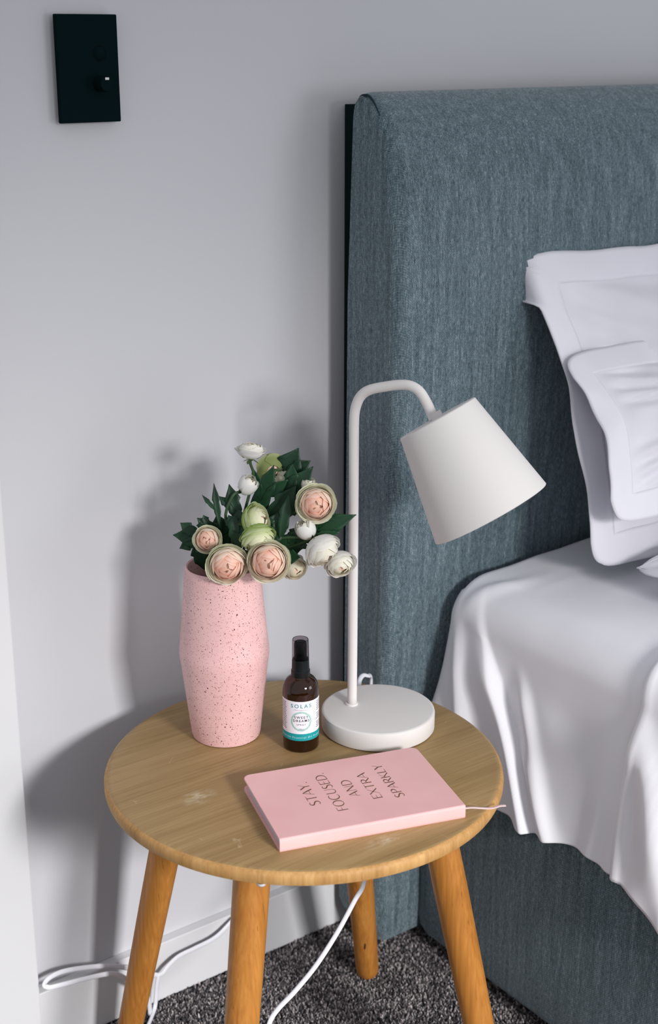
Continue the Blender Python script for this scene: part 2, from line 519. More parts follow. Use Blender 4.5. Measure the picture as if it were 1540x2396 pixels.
# ------------------------------------------------------------------ sheets
def seg_dist(y, z, a, b):
    """signed perpendicular offset (positive towards the foot end / below) and position along a fold line in the (y,z) plane"""
    ay, az = a; by, bz = b
    dy, dz = by - ay, bz - az
    L = math.hypot(dy, dz)
    t = ((y - ay) * dy + (z - az) * dz) / (L * L)
    d = ((y - ay) * dz - (z - az) * dy) / L
    return d, t
def fold(y, z, a, b, amp, wl, wr, shift=0.0):
    d, t = seg_dist(y, z, a, b)
    d -= shift
    env = sstep(-0.12, 0.22, t) * (1 - sstep(1.02, 1.25, t))
    wd = wl if d < 0 else wr
    return amp * env * math.exp(-(d / wd) ** 2)

ZT = 0.574
def sheet_prof(s, y):
    """s: 0..1 across the top, 1..2 round the edge, 2..3 down the side -> x, z, outward weight"""
    if s <= 1:
        x = 2.60 + (1.250 - 2.60) * s
        z = ZT + 0.010 * sstep(1.26, 1.6, x)
        return x, z, 0.0
    if s <= 2:
        a = (s - 1) * PI / 2
        return 1.250 - 0.060 * math.sin(a), ZT - 0.055 + 0.055 * math.cos(a), 0.25 * (s - 1)
    u = s - 2
    z = (ZT - 0.055) + (hem(y) - (ZT - 0.055)) * u
    flare = 0.030 + 0.062 * sstep(1.20, 1.325, y)
    x = 1.190 - flare * (0.35 * u + 0.65 * u * u)
    return x, z, 0.25 + 0.75 * sstep(0, 0.3, u)
def hem(y):
    return 0.303 + 0.003 * math.sin(y * 23 + 0.7) + 0.010 * sstep(1.12, 1.02, y) - 0.004 * math.exp(-((y - 1.19) / 0.03) ** 2) + 0.001 * math.sin(y * 61)
def sheet_pt(s, y, off=0.0, wr=1.0):
    x, z, wgt = sheet_prof(s, y)
    d = 0.0
    d += fold(y, z, (1.300, 0.580), (1.115, 0.290), 0.021, 0.026, 0.0045)
    d += fold(y, z, (1.322, 0.540), (1.235, 0.310), 0.010, 0.010, 0.014)
    d += fold(y, z, (1.190, 0.490), (1.090, 0.295), 0.009, 0.014, 0.010)
    d += fold(y, z, (1.165, 0.400), (1.080, 0.295), 0.006, 0.008, 0.012)
    d += 0.0022 * math.sin(y * 95 + 9 * z + 2 * math.sin(y * 31)) * sstep(0.50, 0.32, z) * sstep(1.16, 1.05, y)
    d += 0.003 * math.sin(y * 47 - 6 * z + 1.0) * sstep(0.54, 0.42, z)
    nz = noise.noise(Vector((x * 7, y * 7, z * 7)))
    nf = noise.noise(Vector((x * 22 + 3, y * 10 - 14 * z, z * 9)))
    x -= (d * wgt + off + 0.003 * nz * wgt + 0.0012 * nf * wgt) * wr
    tw = 1.0 - wgt
    z += tw * (0.0035 * nz + 0.0022 * nf * sstep(1.9, 1.3, x)) + tw * off
    # ridge climbing on to the top at the corner
    dd = (y - 1.300) * 0.8 + (x - 1.193) * 0.5
    z += 0.006 * math.exp(-(dd / 0.012) ** 2) * sstep(1.34, 1.21, x) * tw
    return x, y, z
S = [k / 30 for k in range(30)] + [1 + k / 12 for k in range(12)] + [2 + k / 110 for k in range(111)]
ys = [1.3365, 1.3355, 1.333, 1.328, 1.322] + [1.316 - 0.0025 * k for k in range(160)] + [0.916 - 0.008 * k for k in range(16)] + [0.79 - 0.04 * k for k in range(1, 30)]
def tuck(y):
    return 0.030 * sstep(1.321, 1.3370, y) ** 2 * 1.0
def sh(i, j):
    s, y = S[i], ys[j]
    x, yy, z = sheet_pt(s, y)
    dd = tuck(y)
    return (x + (dd * 0.6 if s > 1 else 0), yy, z - dd * (1 if s < 1.5 else 0.3))
V, F = grid(len(S), len(ys), sh)
o = tag(obj('fitted_sheet', V, F, SHEET, origin=(1.9, 0.6, 0.32)), 'white cotton sheet draped over the mattress edge beside the round table', 'bed sheet')
md = o.modifiers.new('cloth_thickness', 'SOLIDIFY'); md.thickness = 0.0016; md.offset = 0

# second sheet lying over it, its turned edge running down the side of the bed
S2 = [k / 20 for k in range(20)] + [1 + k / 12 for k in range(12)] + [2 + k / 50 for k in range(51)]
def edge_y(s):
    if s <= 1: return 1.03 + 0.26 * (1 - s) - 0.045
    if s <= 2: return 0.985 + 0.006 * math.sin((s - 1) * PI)
    return 0.985 + 0.012 * math.sin((s - 2) * 2.6) - 0.006 * (s - 2)
rows = [0, 0.0015, 0.004, 0.008, 0.013, 0.019] + [0.019 + 0.009 * k for k in range(1, 40)] + [0.38 + 0.05 * k for k in range(1, 18)]
def ts(i, j):
    s, q = S2[i], rows[j]
    y = edge_y(s) - q
    off = 0.005 + 0.007 * math.exp(-((q - 0.008) / 0.007) ** 2) - (0.004 if q == 0 else 0)
    x, z, wgt = sheet_prof(s, y)
    d = fold(y, z, (0.99, 0.53), (0.86, 0.25), 0.014, 0.03, 0.012)
    d += 0.004 * math.sin(y * 80 + 5 * z) * sstep(0.5, 0.35, z)
    nz = noise.noise(Vector((x * 8 + 5, y * 8, z * 8)))
    x -= (d + off + 0.003 * nz + 0.004) * max(wgt, 0.0 if s < 1 else 0.3)
    z += (1 - wgt) * (off + 0.003 * nz + 0.004)
    if s > 2: z -= 0.05 * (s - 2) * sstep(0, 0.15, q)
    return (x, y, z)
V, F = grid(len(S2), len(rows), ts)
o = tag(obj('top_sheet', V, F, SHEET, origin=(1.9, 0.3, 0.3)), 'white top sheet with rounded turned edge hanging down at the right frame edge', 'bed sheet')
md = o.modifiers.new('cloth_thickness', 'SOLIDIFY'); md.thickness = 0.003; md.offset = 0

# ------------------------------------------------------------------ pillows
def pillow(label, corner, lean, yaw, roll, Wd, Ht, T, F_, seed, curl=0.0, sag=0.0, side='left'):
    """corner = lower left outer corner of the flange plane (world)"""
    p_ax = Vector((math.cos(yaw), math.sin(yaw), 0))
    back = Vector((-math.sin(yaw), math.cos(yaw), 0))
    q_ax = (back * math.sin(lean) + Vector((0, 0, 1)) * math.cos(lean)).normalized()
    n_ax = p_ax.cross(q_ax).normalized()          # towards the room
    p2 = p_ax * math.cos(roll) + q_ax * math.sin(roll)
    q2 = q_ax * math.cos(roll) - p_ax * math.sin(roll)
    o0 = Vector(corner)
    cen = (Wd / 2, Ht / 2)
    a, b = Wd / 2 - F_, Ht / 2 - F_
    def wob(p, q):
        return 0.006 * noise.noise(Vector((p * 9 + seed, q * 9, seed))) + 0.0035 * noise.noise(Vector((p * 30, q * 18 + seed, 2)))
    def plane(p, q, n):
        # in-plane pull-in of the edges and slight wrap over what it leans on
        u, v = p / a, q / b
        p3 = p * (1 - 0.035 * (1 - min(1, v * v)))
        q3 = q * (1 - 0.030 * (1 - min(1, u * u)))
        nb = n - 0.020 * (u * u) * 0.6 - 0.012 * v * v
        nb += wob(p, q)
        p3 += 0.004 * noise.noise(Vector((q * 14 + seed, 3.3, seed))) ; q3 += 0.004 * noise.noise(Vector((p * 12, 7.7 + seed, 1.0)))
        return o0 + p2 * (p3 + cen[0]) + q2 * (q3 + cen[1] - sag * (1 - min(1, abs(v))) * 0.0) + n_ax * nb
    tk = thing('pillow', label, 'pillow', o0 + p2 * cen[0], 'pillows on the bed')
    NU, NV = 56, 48
    V, Fc = [], []
    for side_ in (1, -1):
        base = len(V)
        for j in range(NV + 1):
            for i in range(NU + 1):
                u = -1 + 2 * i / NU; v = -1 + 2 * j / NV
                # denser near the rim
                u = math.sin(u * PI / 2) * 0.55 + u * 0.45; v = math.sin(v * PI / 2) * 0.55 + v * 0.45
                prof_ = max(0, (1 - abs(u) ** 2.0)) ** 1.1 * max(0, (1 - abs(v) ** 2.0)) ** 1.1
                ang = math.atan2(v, u)
                rim = max(abs(u), abs(v))
                rip = 0.0045 * math.sin(ang * 17 + seed * 3 + 3 * math.sin(ang * 5)) * sstep(0.55, 0.86, rim) * (1 - sstep(0.9, 1.0, rim))
                big = 0.010 * noise.noise(Vector((u * 1.7 + seed, v * 1.7, 0.3 * seed))) * (1 - rim ** 3)
                cr = 0.006 * abs(noise.noise(Vector((u * 3.1 + seed, v * 2.2 + seed, 5)))) * (1 - rim ** 4)
                n = side_ * (T * prof_ + 0.0005) + (rip + big - cr) * (1 if side_ > 0 else 0.3)
                V.append(plane(u * a, v * b, n))
        for j in range(NV):
            for i in range(NU):
                q = base + j * (NU + 1) + i
                f = (q, q + 1, q + NU + 2, q + NU + 1)
                Fc.append(f if side_ > 0 else tuple(reversed(f)))
    cov = obj('cover', V, Fc, PILLOW, tk)
    # flange: a flat hemmed border all round
    loop = []
    N1 = 80
    for k in range(N1): loop.append((-1 + 2 * k / N1, -1))
    for k in range(N1): loop.append((1, -1 + 2 * k / N1))
    for k in range(N1): loop.append((1 - 2 * k / N1, 1))
    for k in range(N1): loop.append((-1, 1 - 2 * k / N1))
    ND = 9
    V, Fc = [], []
    for u, v in loop:
        for d in range(ND):
            f = d / (ND - 1)
            cc = curl * sstep(0.66, 0.80, v) * (1.0 if u == -1 else sstep(-0.88, -1.0, u))
            ext = F_ + 0.030 * cc
            p, q = u * (a + (ext if u < 0 else F_) * f), v * (b + F_ * f)
            cr_ = 1 - 0.055 * f * (abs(u) * abs(v)) ** 10 * (0 if (curl and u < 0 and v > 0) else 1)
            p *= cr_; q *= cr_
            n = f * 0.0022 * math.sin(math.atan2(v, u) * 9 + seed) + f * 0.005 * noise.noise(Vector((u * 3 + seed, v * 3, 1)))
            pt = plane(p, q, n)
            if cc > 0:
                # the corner of the border folds round behind the pillow
                ex = max(0.0, -(p + a)); e0 = 0.034; rb_ = 0.007
                if ex > e0:
                    th = min(PI * 0.55, (ex - e0) / rb_)
                    rest = (ex - e0) - th * rb_
                    inp = e0 + rb_ * math.sin(th) + rest * math.cos(th)
                    bk = rb_ * (1 - math.cos(th)) + rest * math.sin(th)
                    pt = pt + p2 * ((ex - inp) * cc) - n_ax * (bk * cc)
            V.append(pt)
    n_ = len(loop)
    for k in range(n_):
        j = (k + 1) % n_
        for d in range(ND - 1):
            Fc.append((k * ND + d, k * ND + d + 1, j * ND + d + 1, j * ND + d))
    fo = obj('flange', V, Fc, PILLOW, tk)
    md = fo.modifiers.new('cloth_thickness', 'SOLIDIFY'); md.thickness = 0.002; md.offset = 0
    return tk
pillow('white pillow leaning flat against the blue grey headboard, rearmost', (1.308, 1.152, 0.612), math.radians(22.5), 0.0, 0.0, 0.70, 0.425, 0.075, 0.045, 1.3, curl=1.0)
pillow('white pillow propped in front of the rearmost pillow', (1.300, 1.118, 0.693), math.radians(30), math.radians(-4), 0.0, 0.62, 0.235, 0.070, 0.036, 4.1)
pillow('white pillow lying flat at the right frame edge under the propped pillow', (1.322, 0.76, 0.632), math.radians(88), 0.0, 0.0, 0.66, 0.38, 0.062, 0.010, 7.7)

# ================================================================== bedside table
TC = Vector((0.856, 1.201, 0.465))
table = thing('bedside_table', 'round wooden bedside table with four splayed peg legs', 'table', (TC.x, TC.y, 0))
RT = 0.2305; TH = 0.0175
top_prof = [(0, 0), (RT - 0.006, 0), (RT - 0.003, -0.0006)]
topo = obj('tabletop', *lathe([(0, -TH)] + [(RT - 0.006, -TH), (RT - 0.0012, -TH + 0.002), (RT, -TH + 0.006), (RT, -0.0065), (RT - 0.0012, -0.003), (RT - 0.004, -0.0008), (RT - 0.008, 0), (0, 0)], TC.x, TC.y, 128, TC.z), TOPWOOD, table, origin=TC, sharp=50)
topo.data.materials.append(EDGEWOOD)
for p in topo.data.polygons:
    r = math.hypot(p.center.x, p.center.y)
    if r > RT - 0.0045 and r < RT + 1: p.material_index = 1
PHI = math.radians(-55.97)
for k in range(4):
    an = PHI + k * PI / 2
    d = Vector((math.cos(an), math.sin(an), 0))
    zt = TC.z - TH
    pts = []
    for f in (0, 0.25, 0.5, 0.75, 0.97, 0.99, 1.0):
        zz = zt * (1 - f)
        rad = 0.154 + 0.2218 * (zt - zz)
        pts.append(Vector((TC.x, TC.y, 0)) + d * rad + Vector((0, 0, zz)))
    rr = [0.0205, 0.0198, 0.0188, 0.0175, 0.0163, 0.0155, 0.0130]
    V, F = tube(pts, rr, 32, up=d)
    # keep the top and bottom cut level
    for i in range(32):
        V[i] = Vector((V[i].x, V[i].y, zt))
    lg = obj('leg', V, F, LEGWOOD, table, origin=pts[0], sharp=50)
    if k == 1:
        # dark split knot on the back leg
        r_ = 0.154 + 0.2218 * (zt - 0.07)
        kc = Vector((TC.x, TC.y, 0)) + d * r_ + Vector((0, 0, 0.07)) + Vector((-FH.x, -FH.y, 0)) * 0.0164
        V, F = lathe([(0, -0.0095), (0.0010, -0.007), (0.0016, 0), (0.0009, 0.006), (0, 0.011)], 0, 0, 10)
        obj('knot', [(kc.x + x, kc.y + y, kc.z + z) for x, y, z in V], F, KNOT, lg)
# small white stick-on pad under the rim at the front leg
V, F = lathe([(0, -0.004), (0.004, -0.004), (0.0052, -0.002), (0.0052, 0)], 0, 0, 20)
dv = Vector((math.cos(PHI + 3 * PI / 2), math.sin(PHI + 3 * PI / 2), 0))
pc = TC + Vector((-0.1625, -0.1515, -TH))
obj('screw_cap', [(pc.x + x, pc.y + y, pc.z + z) for x, y, z in V], F, TRIM, table)

# ================================================================== vase
VC = (0.824, 1.318); VZ = 0.465
vp = [(0, 0.0), (0.0385, 0.0), (0.0405, 0.0012), (0.0416, 0.005), (0.0445, 0.030), (0.0485, 0.065), (0.0515, 0.0925), (0.0527, 0.1015), (0.0533, 0.1065), (0.0534, 0.1115), (0.0530, 0.1165), (0.0524, 0.1215), (0.0505, 0.140), (0.0480, 0.168), (0.0455, 0.196), (0.0444, 0.211), (0.0436, 0.2155), (0.0420, 0.2172), (0.0404, 0.2160), (0.0395, 0.212), (0.041, 0.19), (0.047, 0.14), (0.0485, 0.11), (0.042, 0.04), (0.0, 0.012)]
vs = []
P3 = [Vector((r, z, 0)) for r, z in vp]
for r, z in vp: vs.append((r, z))
vase = tag(obj('vase', *lathe(vs, VC[0], VC[1], 96, VZ), VASE, origin=(VC[0], VC[1], VZ), sharp=40), 'tall pink speckled ceramic vase with angled waist', 'vase')

# ================================================================== bottle
BX, BY, BZ = 0.878, 1.238, 0.465
bt = thing('spray_bottle', 'small amber glass spray bottle with white label and black pump', 'bottle', (BX, BY, BZ))
bp = [(0, 0.0012), (0.016, 0.0010), (0.0188, 0.0), (0.0205, 0.0010), (0.0213, 0.0035), (0.0213, 0.072), (0.0211, 0.076), (0.0203, 0.0805), (0.0187, 0.0846), (0.0162, 0.0880), (0.0130, 0.0905), (0.0108, 0.0918), (0.0100, 0.0935), (0.0098, 0.100)]
gl = obj('glass_body', *lathe(bp, BX, BY, 64, BZ), AMBER, bt, origin=(BX, BY, BZ))
obj('liquid', *lathe([(0, 0.004), (0.0185, 0.004), (0.0195, 0.006), (0.0195, 0.064), (0, 0.064)], BX, BY, 48, BZ), LIQ, gl, sharp=40)
cl = obj('collar', *lathe([(0.0100, 0.0905), (0.0110, 0.0908), (0.0112, 0.0930), (0.0111, 0.0985), (0.0104, 0.0992), (0.0103, 0.1000), (0.0100, 0.1125), (0.0096, 0.1130), (0.0, 0.1130)], BX, BY, 56, BZ), BLACKP, bt, sharp=35)
obj('pump_head', *lathe([(0.0075, 0.1130), (0.0074, 0.1320), (0.0068, 0.1335), (0.0, 0.1338)], BX, BY, 40, BZ), BLACKP, bt, sharp=35)
obj('nozzle', *tube([(BX - 0.004, BY - 0.0053, BZ + 0.122), (BX - 0.0052, BY - 0.0068, BZ + 0.122)], 0.0016, 12), BLACKP, bt)
obj('clear_cap', *lathe([(0.0101, 0.1128), (0.0096, 0.1365), (0.0091, 0.1376), (0, 0.1378), (0, 0.1370), (0.0087, 0.1369), (0.0090, 0.1360), (0.0095, 0.1128)], BX, BY, 56, BZ), CAPM, bt, sharp=35)
# label wraps the whole cylinder; print is laid on it as thin lettering
RL = 0.02145
FACE = math.atan2(-BY, -BX) + math.radians(1)        # the way the label faces
def wrap(pts, r):
    return [(BX + r * math.cos(FACE + x / RL), BY + r * math.sin(FACE + x / RL), BZ + z) for x, z in pts]
def wrap_grid(x0, x1, z0, z1, r, n=48):
    V = wrap([(x0 + (x1 - x0) * i / n, z) for z in (z0, z1) for i in range(n + 1)], r)
    F = [(i, i + 1, n + 2 + i, n + 1 + i) for i in range(n)]
    return V, F
HW = RL * 2.05
lb = obj('label', *wrap_grid(-HW, HW, 0.0255, 0.0670, RL), LABEL, bt, origin=(BX, BY, BZ))
obj('label_band', *wrap_grid(-HW, HW, 0.0165, 0.0255, RL), TEAL, lb, origin=(BX, BY, BZ))
DG = bpy.context.evaluated_depsgraph_get
def text_pts(body, size, spacing=1.0, bold=0.0):
    cu = bpy.data.curves.new('lettering', 'FONT')
    cu.body = body; cu.size = size; cu.align_x = 'CENTER'; cu.align_y = 'CENTER'; cu.space_character = spacing
    cu.resolution_u = 4; cu.offset = bold
    to = bpy.data.objects.new('lettering_tmp', cu)
    C.objects.link(to)
    dg = bpy.context.evaluated_depsgraph_get(); dg.update()
    me = bpy.data.meshes.new_from_object(to.evaluated_get(dg))
    pts = [(v.co.x, v.co.y) for v in me.vertices]; fs = [tuple(p.vertices) for p in me.polygons]
    bpy.data.objects.remove(to); bpy.data.curves.remove(cu); bpy.data.meshes.remove(me)
    return pts, fs
def label_text(name, body, z, size, mat, spacing=1.2, x=0.0, bold=0.0):
    pts, fs = text_pts(body, size, spacing, bold)
    V = wrap([(-px * 1.0 * -1 + x, pz + z) for px, pz in pts], RL + 0.00012)
    return obj(name, V, fs, mat, lb, origin=(BX, BY, BZ), smooth=False)
label_text('brand_lettering', 'SOLAS', 0.0610, 0.0066, TEALT, 1.45, bold=0.00006)
label_text('small_lettering', 'therapeutic', 0.0564, 0.0024, GREY, 1.5)
label_text('title_lettering', 'SWEET', 0.0467, 0.0044, INK, 1.35, bold=0.00006)
label_text('title_lettering', 'DREAMS', 0.0424, 0.0044, INK, 1.30, bold=0.00006)
label_text('title_lettering', 'SPRAY', 0.0375, 0.0031, INK, 1.35)
label_text('volume_lettering', '100ml', 0.0317, 0.0026, GREY, 1.1)
label_text('band_lettering', 'Handmade Essential Oil Products', 0.0207, 0.0034, PALE, 1.35)
# wreath ring round the title
V, F = [], []
NR = 90
for i in range(NR):
    a = 2 * PI * i / NR
    for k in range(3):
        r = 0.0105 + 0.0021 * k / 2 + 0.0003 * math.sin(i * 2.7 + k) * (1 if k != 1 else 0)
        V += wrap([(r * math.cos(a), 0.0417 + r * math.sin(a))], RL + 0.0001)
for i in range(NR):
    j = (i + 1) % NR
    for k in range(2): F.append((i * 3 + k, i * 3 + k + 1, j * 3 + k + 1, j * 3 + k))
obj('wreath', V, F, WREATH, lb, origin=(BX, BY, BZ), smooth=False)
# fine print either side, ragged like set text
rnd = random.Random(5)
V, F = [], []
for sgn in (-1, 1):
    for row in range(16):
        z = 0.063 - row * 0.0022
        if sgn > 0 and row in (6, 11): continue
        x0 = 0.0195 + rnd.uniform(0, 0.0015) + (0.0015 if sgn > 0 and row < 10 else 0)
        x = x0
        while x < 0.031:
            wd = rnd.uniform(0.0012, 0.003)
            b = len(V)
            V += wrap([(sgn * x, z), (sgn * (x + wd), z), (sgn * (x + wd), z + 0.0008), (sgn * x, z + 0.0008)], RL + 0.0001)
            F.append((b, b + 1, b + 2, b + 3))
            x += wd + 0.0006
fp = obj('fine_print', V, F, INK, lb, origin=(BX, BY, BZ), smooth=False); fp['kind'] = 'stuff'

# ================================================================== desk lamp
LB = Vector((0.982, 1.222, 0.465)); PO = Vector((0.963, 1.25, 0))
lamp = thing('table_lamp', 'off-white metal lamp with bent arm and tapered tilted shade', 'lamp', LB)
obj('foot_pad', *lathe([(0, 0), (0.0665, 0), (0.0668, 0.0022), (0, 0.0022)], LB.x, LB.y, 72, LB.z), RUBBER, lamp, sharp=40)
obj('base', *lathe([(0, 0.0014), (0.0682, 0.0014), (0.0690, 0.0026), (0.0690, 0.0215), (0.0686, 0.0232), (0.0674, 0.0242), (0.0655, 0.0245), (0, 0.0245)], LB.x, LB.y, 96, LB.z), LAMPW, lamp, sharp=35)
obj('pole_collar', *lathe([(0.0078, 0.0240), (0.0078, 0.0262), (0.0070, 0.0268), (0.0056, 0.0268)], PO.x, PO.y, 32, LB.z), LAMPW, lamp, sharp=40)
HD = Vector((0.476, -0.879, 0)).normalized()
def lp(a, z): return Vector((PO.x, PO.y, 0)) + HD * a + Vector((0, 0, z))
path = [lp(0.0005, 0.487), lp(0.0008, 0.60), lp(0.0010, 0.72), lp(0.001, 0.82), lp(0.0010, 0.845), lp(0.0025, 0.862), lp(0.0085, 0.8765), lp(0.0195, 0.8855), lp(0.040, 0.8918), lp(0.058, 0.8955), lp(0.0705, 0.8952), lp(0.081, 0.8895), lp(0.0905, 0.876), lp(0.0985, 0.8600)]
obj('stem', *tube(catmull(path, 8), 0.0058, 24), LAMPW, lamp)
# tapered shade: axis from the cap centre to the mouth centre
c0 = lp(0.1022, 0.8625); c1 = lp(0.1683, 0.7595)
ax = (c1 - c0); Ls = ax.length; ax.normalize()
e1 = ax.cross(Vector((0, 0, 1))).normalized(); e2 = ax.cross(e1).normalized()
def shade(prof, n=96):
    V, F = lathe(prof, 0, 0, n)
    return [c0 + ax * z + e1 * x + e2 * y for x, y, z in V], F
R0, R1 = 0.0475, 0.0700
V, F = shade([(0.0, 0.0), (R0 - 0.0012, 0.0), (R0, 0.0010), (R1, Ls), (R1 - 0.0006, Ls + 0.0006), (R1 - 0.0014, Ls), (R0 - 0.0016, 0.0030), (0.0, 0.0030)])
sh_ = obj('shade', V, F, LAMPW, lamp, sharp=35)
V, F = shade([(0, -0.0065), (0.0072, -0.0065), (0.0072, 0.0), (0, 0)], 32)
obj('shade_nut', V, F, LAMPW, lamp, sharp=40)
V, F = shade([(0, 0.003), (0.017, 0.003), (0.017, 0.045), (0.0, 0.045)], 32)
so = obj('bulb_socket', V, F, LAMPIN, sh_, sharp=40)
V, F = shade([(0.012, 0.045), (0.016, 0.055), (0.026, 0.075), (0.028, 0.088), (0.024, 0.102), (0.012, 0.110), (0, 0.112)], 40)
obj('bulb', V, F, LAMPIN, sh_)
cord = [(1.006, 1.280, 0.471), (1.016, 1.300, 0.472), (1.026, 1.316, 0.4735), (1.035, 1.325, 0.4755), (1.044, 1.330, 0.4755), (1.051, 1.331, 0.4725), (1.056, 1.334, 0.4695), (1.062, 1.339, 0.467), (1.067, 1.343, 0.458), (1.066, 1.342, 0.435), (1.060, 1.330, 0.400), (1.030, 1.290, 0.345), (0.985, 1.240, 0.288), (0.953, 1.210, 0.261), (0.931, 1.200, 0.250), (0.897, 1.190, 0.224), (0.857, 1.180, 0.199), (0.818, 1.170, 0.185), (0.786, 1.160, 0.180), (0.767, 1.150, 0.174), (0.749, 1.135, 0.150), (0.735, 1.115, 0.10), (0.725, 1.10, 0.05), (0.72, 1.09, 0.008), (0.70, 1.05, 0.004)]
cp = catmull(cord, 6)
obj('cord', *tube(cp, 0.0030, 12, flat=0.62, up=(0.2, -0.5, 0.85)), CABLE, lamp)

# ================================================================== loose cable by the baseboard
cb = [(0.919, 1.462, 0.084), (0.886, 1.458, 0.070), (0.851, 1.457, 0.067), (0.824, 1.457, 0.065), (0.806, 1.455, 0.058), (0.790, 1.453, 0.052), (0.757, 1.456, 0.074), (0.722, 1.458, 0.0935), (0.688, 1.460, 0.105), (0.655, 1.462, 0.112), (0.634, 1.459, 0.113), (0.624, 1.453, 0.111), (0.6275, 1.448, 0.108), (0.640, 1.446, 0.1065), (0.680, 1.445, 0.1005), (0.712, 1.444, 0.094), (0.728, 1.443, 0.084), (0.740, 1.442, 0.070), (0.750, 1.441, 0.058), (0.760, 1.440, 0.05), (0.766, 1.440, 0.03), (0.768, 1.441, 0.006)]
cable = thing('power_cable', 'white flat cable looping over the baseboard behind the left table leg', 'cable', (0.76, 1.45, 0.0))
obj('looped_lead', *tube(catmull(cb, 6), 0.0034, 12, flat=0.5, up=(0, -1, 0.25)), CABLE, cable)
cb2 = [(0.790, 1.4525, 0.053), (0.786, 1.4515, 0.040), (0.783, 1.450, 0.024), (0.780, 1.449, 0.008), (0.770, 1.440, 0.003), (0.755, 1.425, 0.003)]
obj('hanging_lead', *tube(catmull(cb2, 6), 0.0032, 12, flat=0.6, up=(0, -1, 0.2)), CABLE, cable)

# ================================================================== notebook
NA = Vector((0.724, 1.060, 0.465)); EX = Vector((0.954, -0.300, 0)).normalized(); EY = Vector((0.300, 0.954, 0)).normalized()
nb = thing('notebook', 'blush pink notebook with gold lettering lying on the round table', 'notebook', NA + EX * 0.105 + EY * 0.071)
def nl(x, y, z): return NA + EX * x + EY * y + Vector((0, 0, z))
NW, ND_ = 0.2095, 0.142; NT = 0.0150
def slab(outline, z0, z1):
    n = len(outline)
    V = [nl(x, y, z0) for x, y in outline] + [nl(x, y, z1) for x, y in outline]
    F = [tuple(range(n - 1, -1, -1)), tuple(range(n, 2 * n))] + [(i, (i + 1) % n, n + (i + 1) % n, n + i) for i in range(n)]
    return V, F
def cover_outline(y0, rc=0.009, inset=0.0):
    pts = [(inset, y0), (NW - inset, y0)]
    for cx, cy, a0 in ((NW - rc - inset, ND_ - rc - inset, 0), (rc + inset, ND_ - rc - inset, PI / 2)):
        for k in range(9):
            a = a0 + PI / 2 * k / 8
            pts.append((cx + rc * math.cos(a), cy + rc * math.sin(a)))
    return pts
obj('back_cover', *slab(cover_outline(0.0008), 0.0, 0.0020), COVER, nb, sharp=40)
pg = obj('pages', *slab(cover_outline(0.0022, 0.007, 0.0035), 0.0020, NT - 0.0020), PAGES, nb, sharp=40)
fc = obj('front_cover', *slab(cover_outline(0.0018), NT - 0.0020, NT), COVER, nb, sharp=40)
bevel(fc, 0.0006, 2)
# rounded spine
V, F = [], []
sp = [(0.0022, NT), (0.0010, NT - 0.0003), (0.0003, NT - 0.0012), (0.0, NT - 0.003), (0.0, 0.002), (0.0004, 0.0006), (0.0014, 0.0), (0.0022, 0.0), (0.0022, 0.0018), (0.0020, 0.003), (0.0020, NT - 0.003), (0.0022, NT - 0.0018)]
for x in (0.0, NW):
    V += [nl(x, y, z) for y, z in sp]
n = len(sp)
F = [(i, (i + 1) % n, n + (i + 1) % n, n + i) for i in range(n)] + [tuple(range(n - 1, -1, -1)), tuple(range(n, 2 * n))]
obj('spine', V, F, COVER, nb, sharp=50)
# ribbon marker leaving the tail of the spine
rb = [(0.205, 0.006, 0.0085), (0.212, 0.006, 0.0082), (0.222, 0.0075, 0.0060), (0.234, 0.0065, 0.0035), (0.243, 0.0045, 0.0030), (0.252, 0.0035, 0.0045), (0.2585, 0.003, 0.0040)]
pts = catmull([nl(*p) for p in rb], 6)
V, F = tube(pts, 0.0026, 10, flat=0.25, up=(0.05, 0.15, 1))
obj('ribbon', V, F, RIBBON, nb)

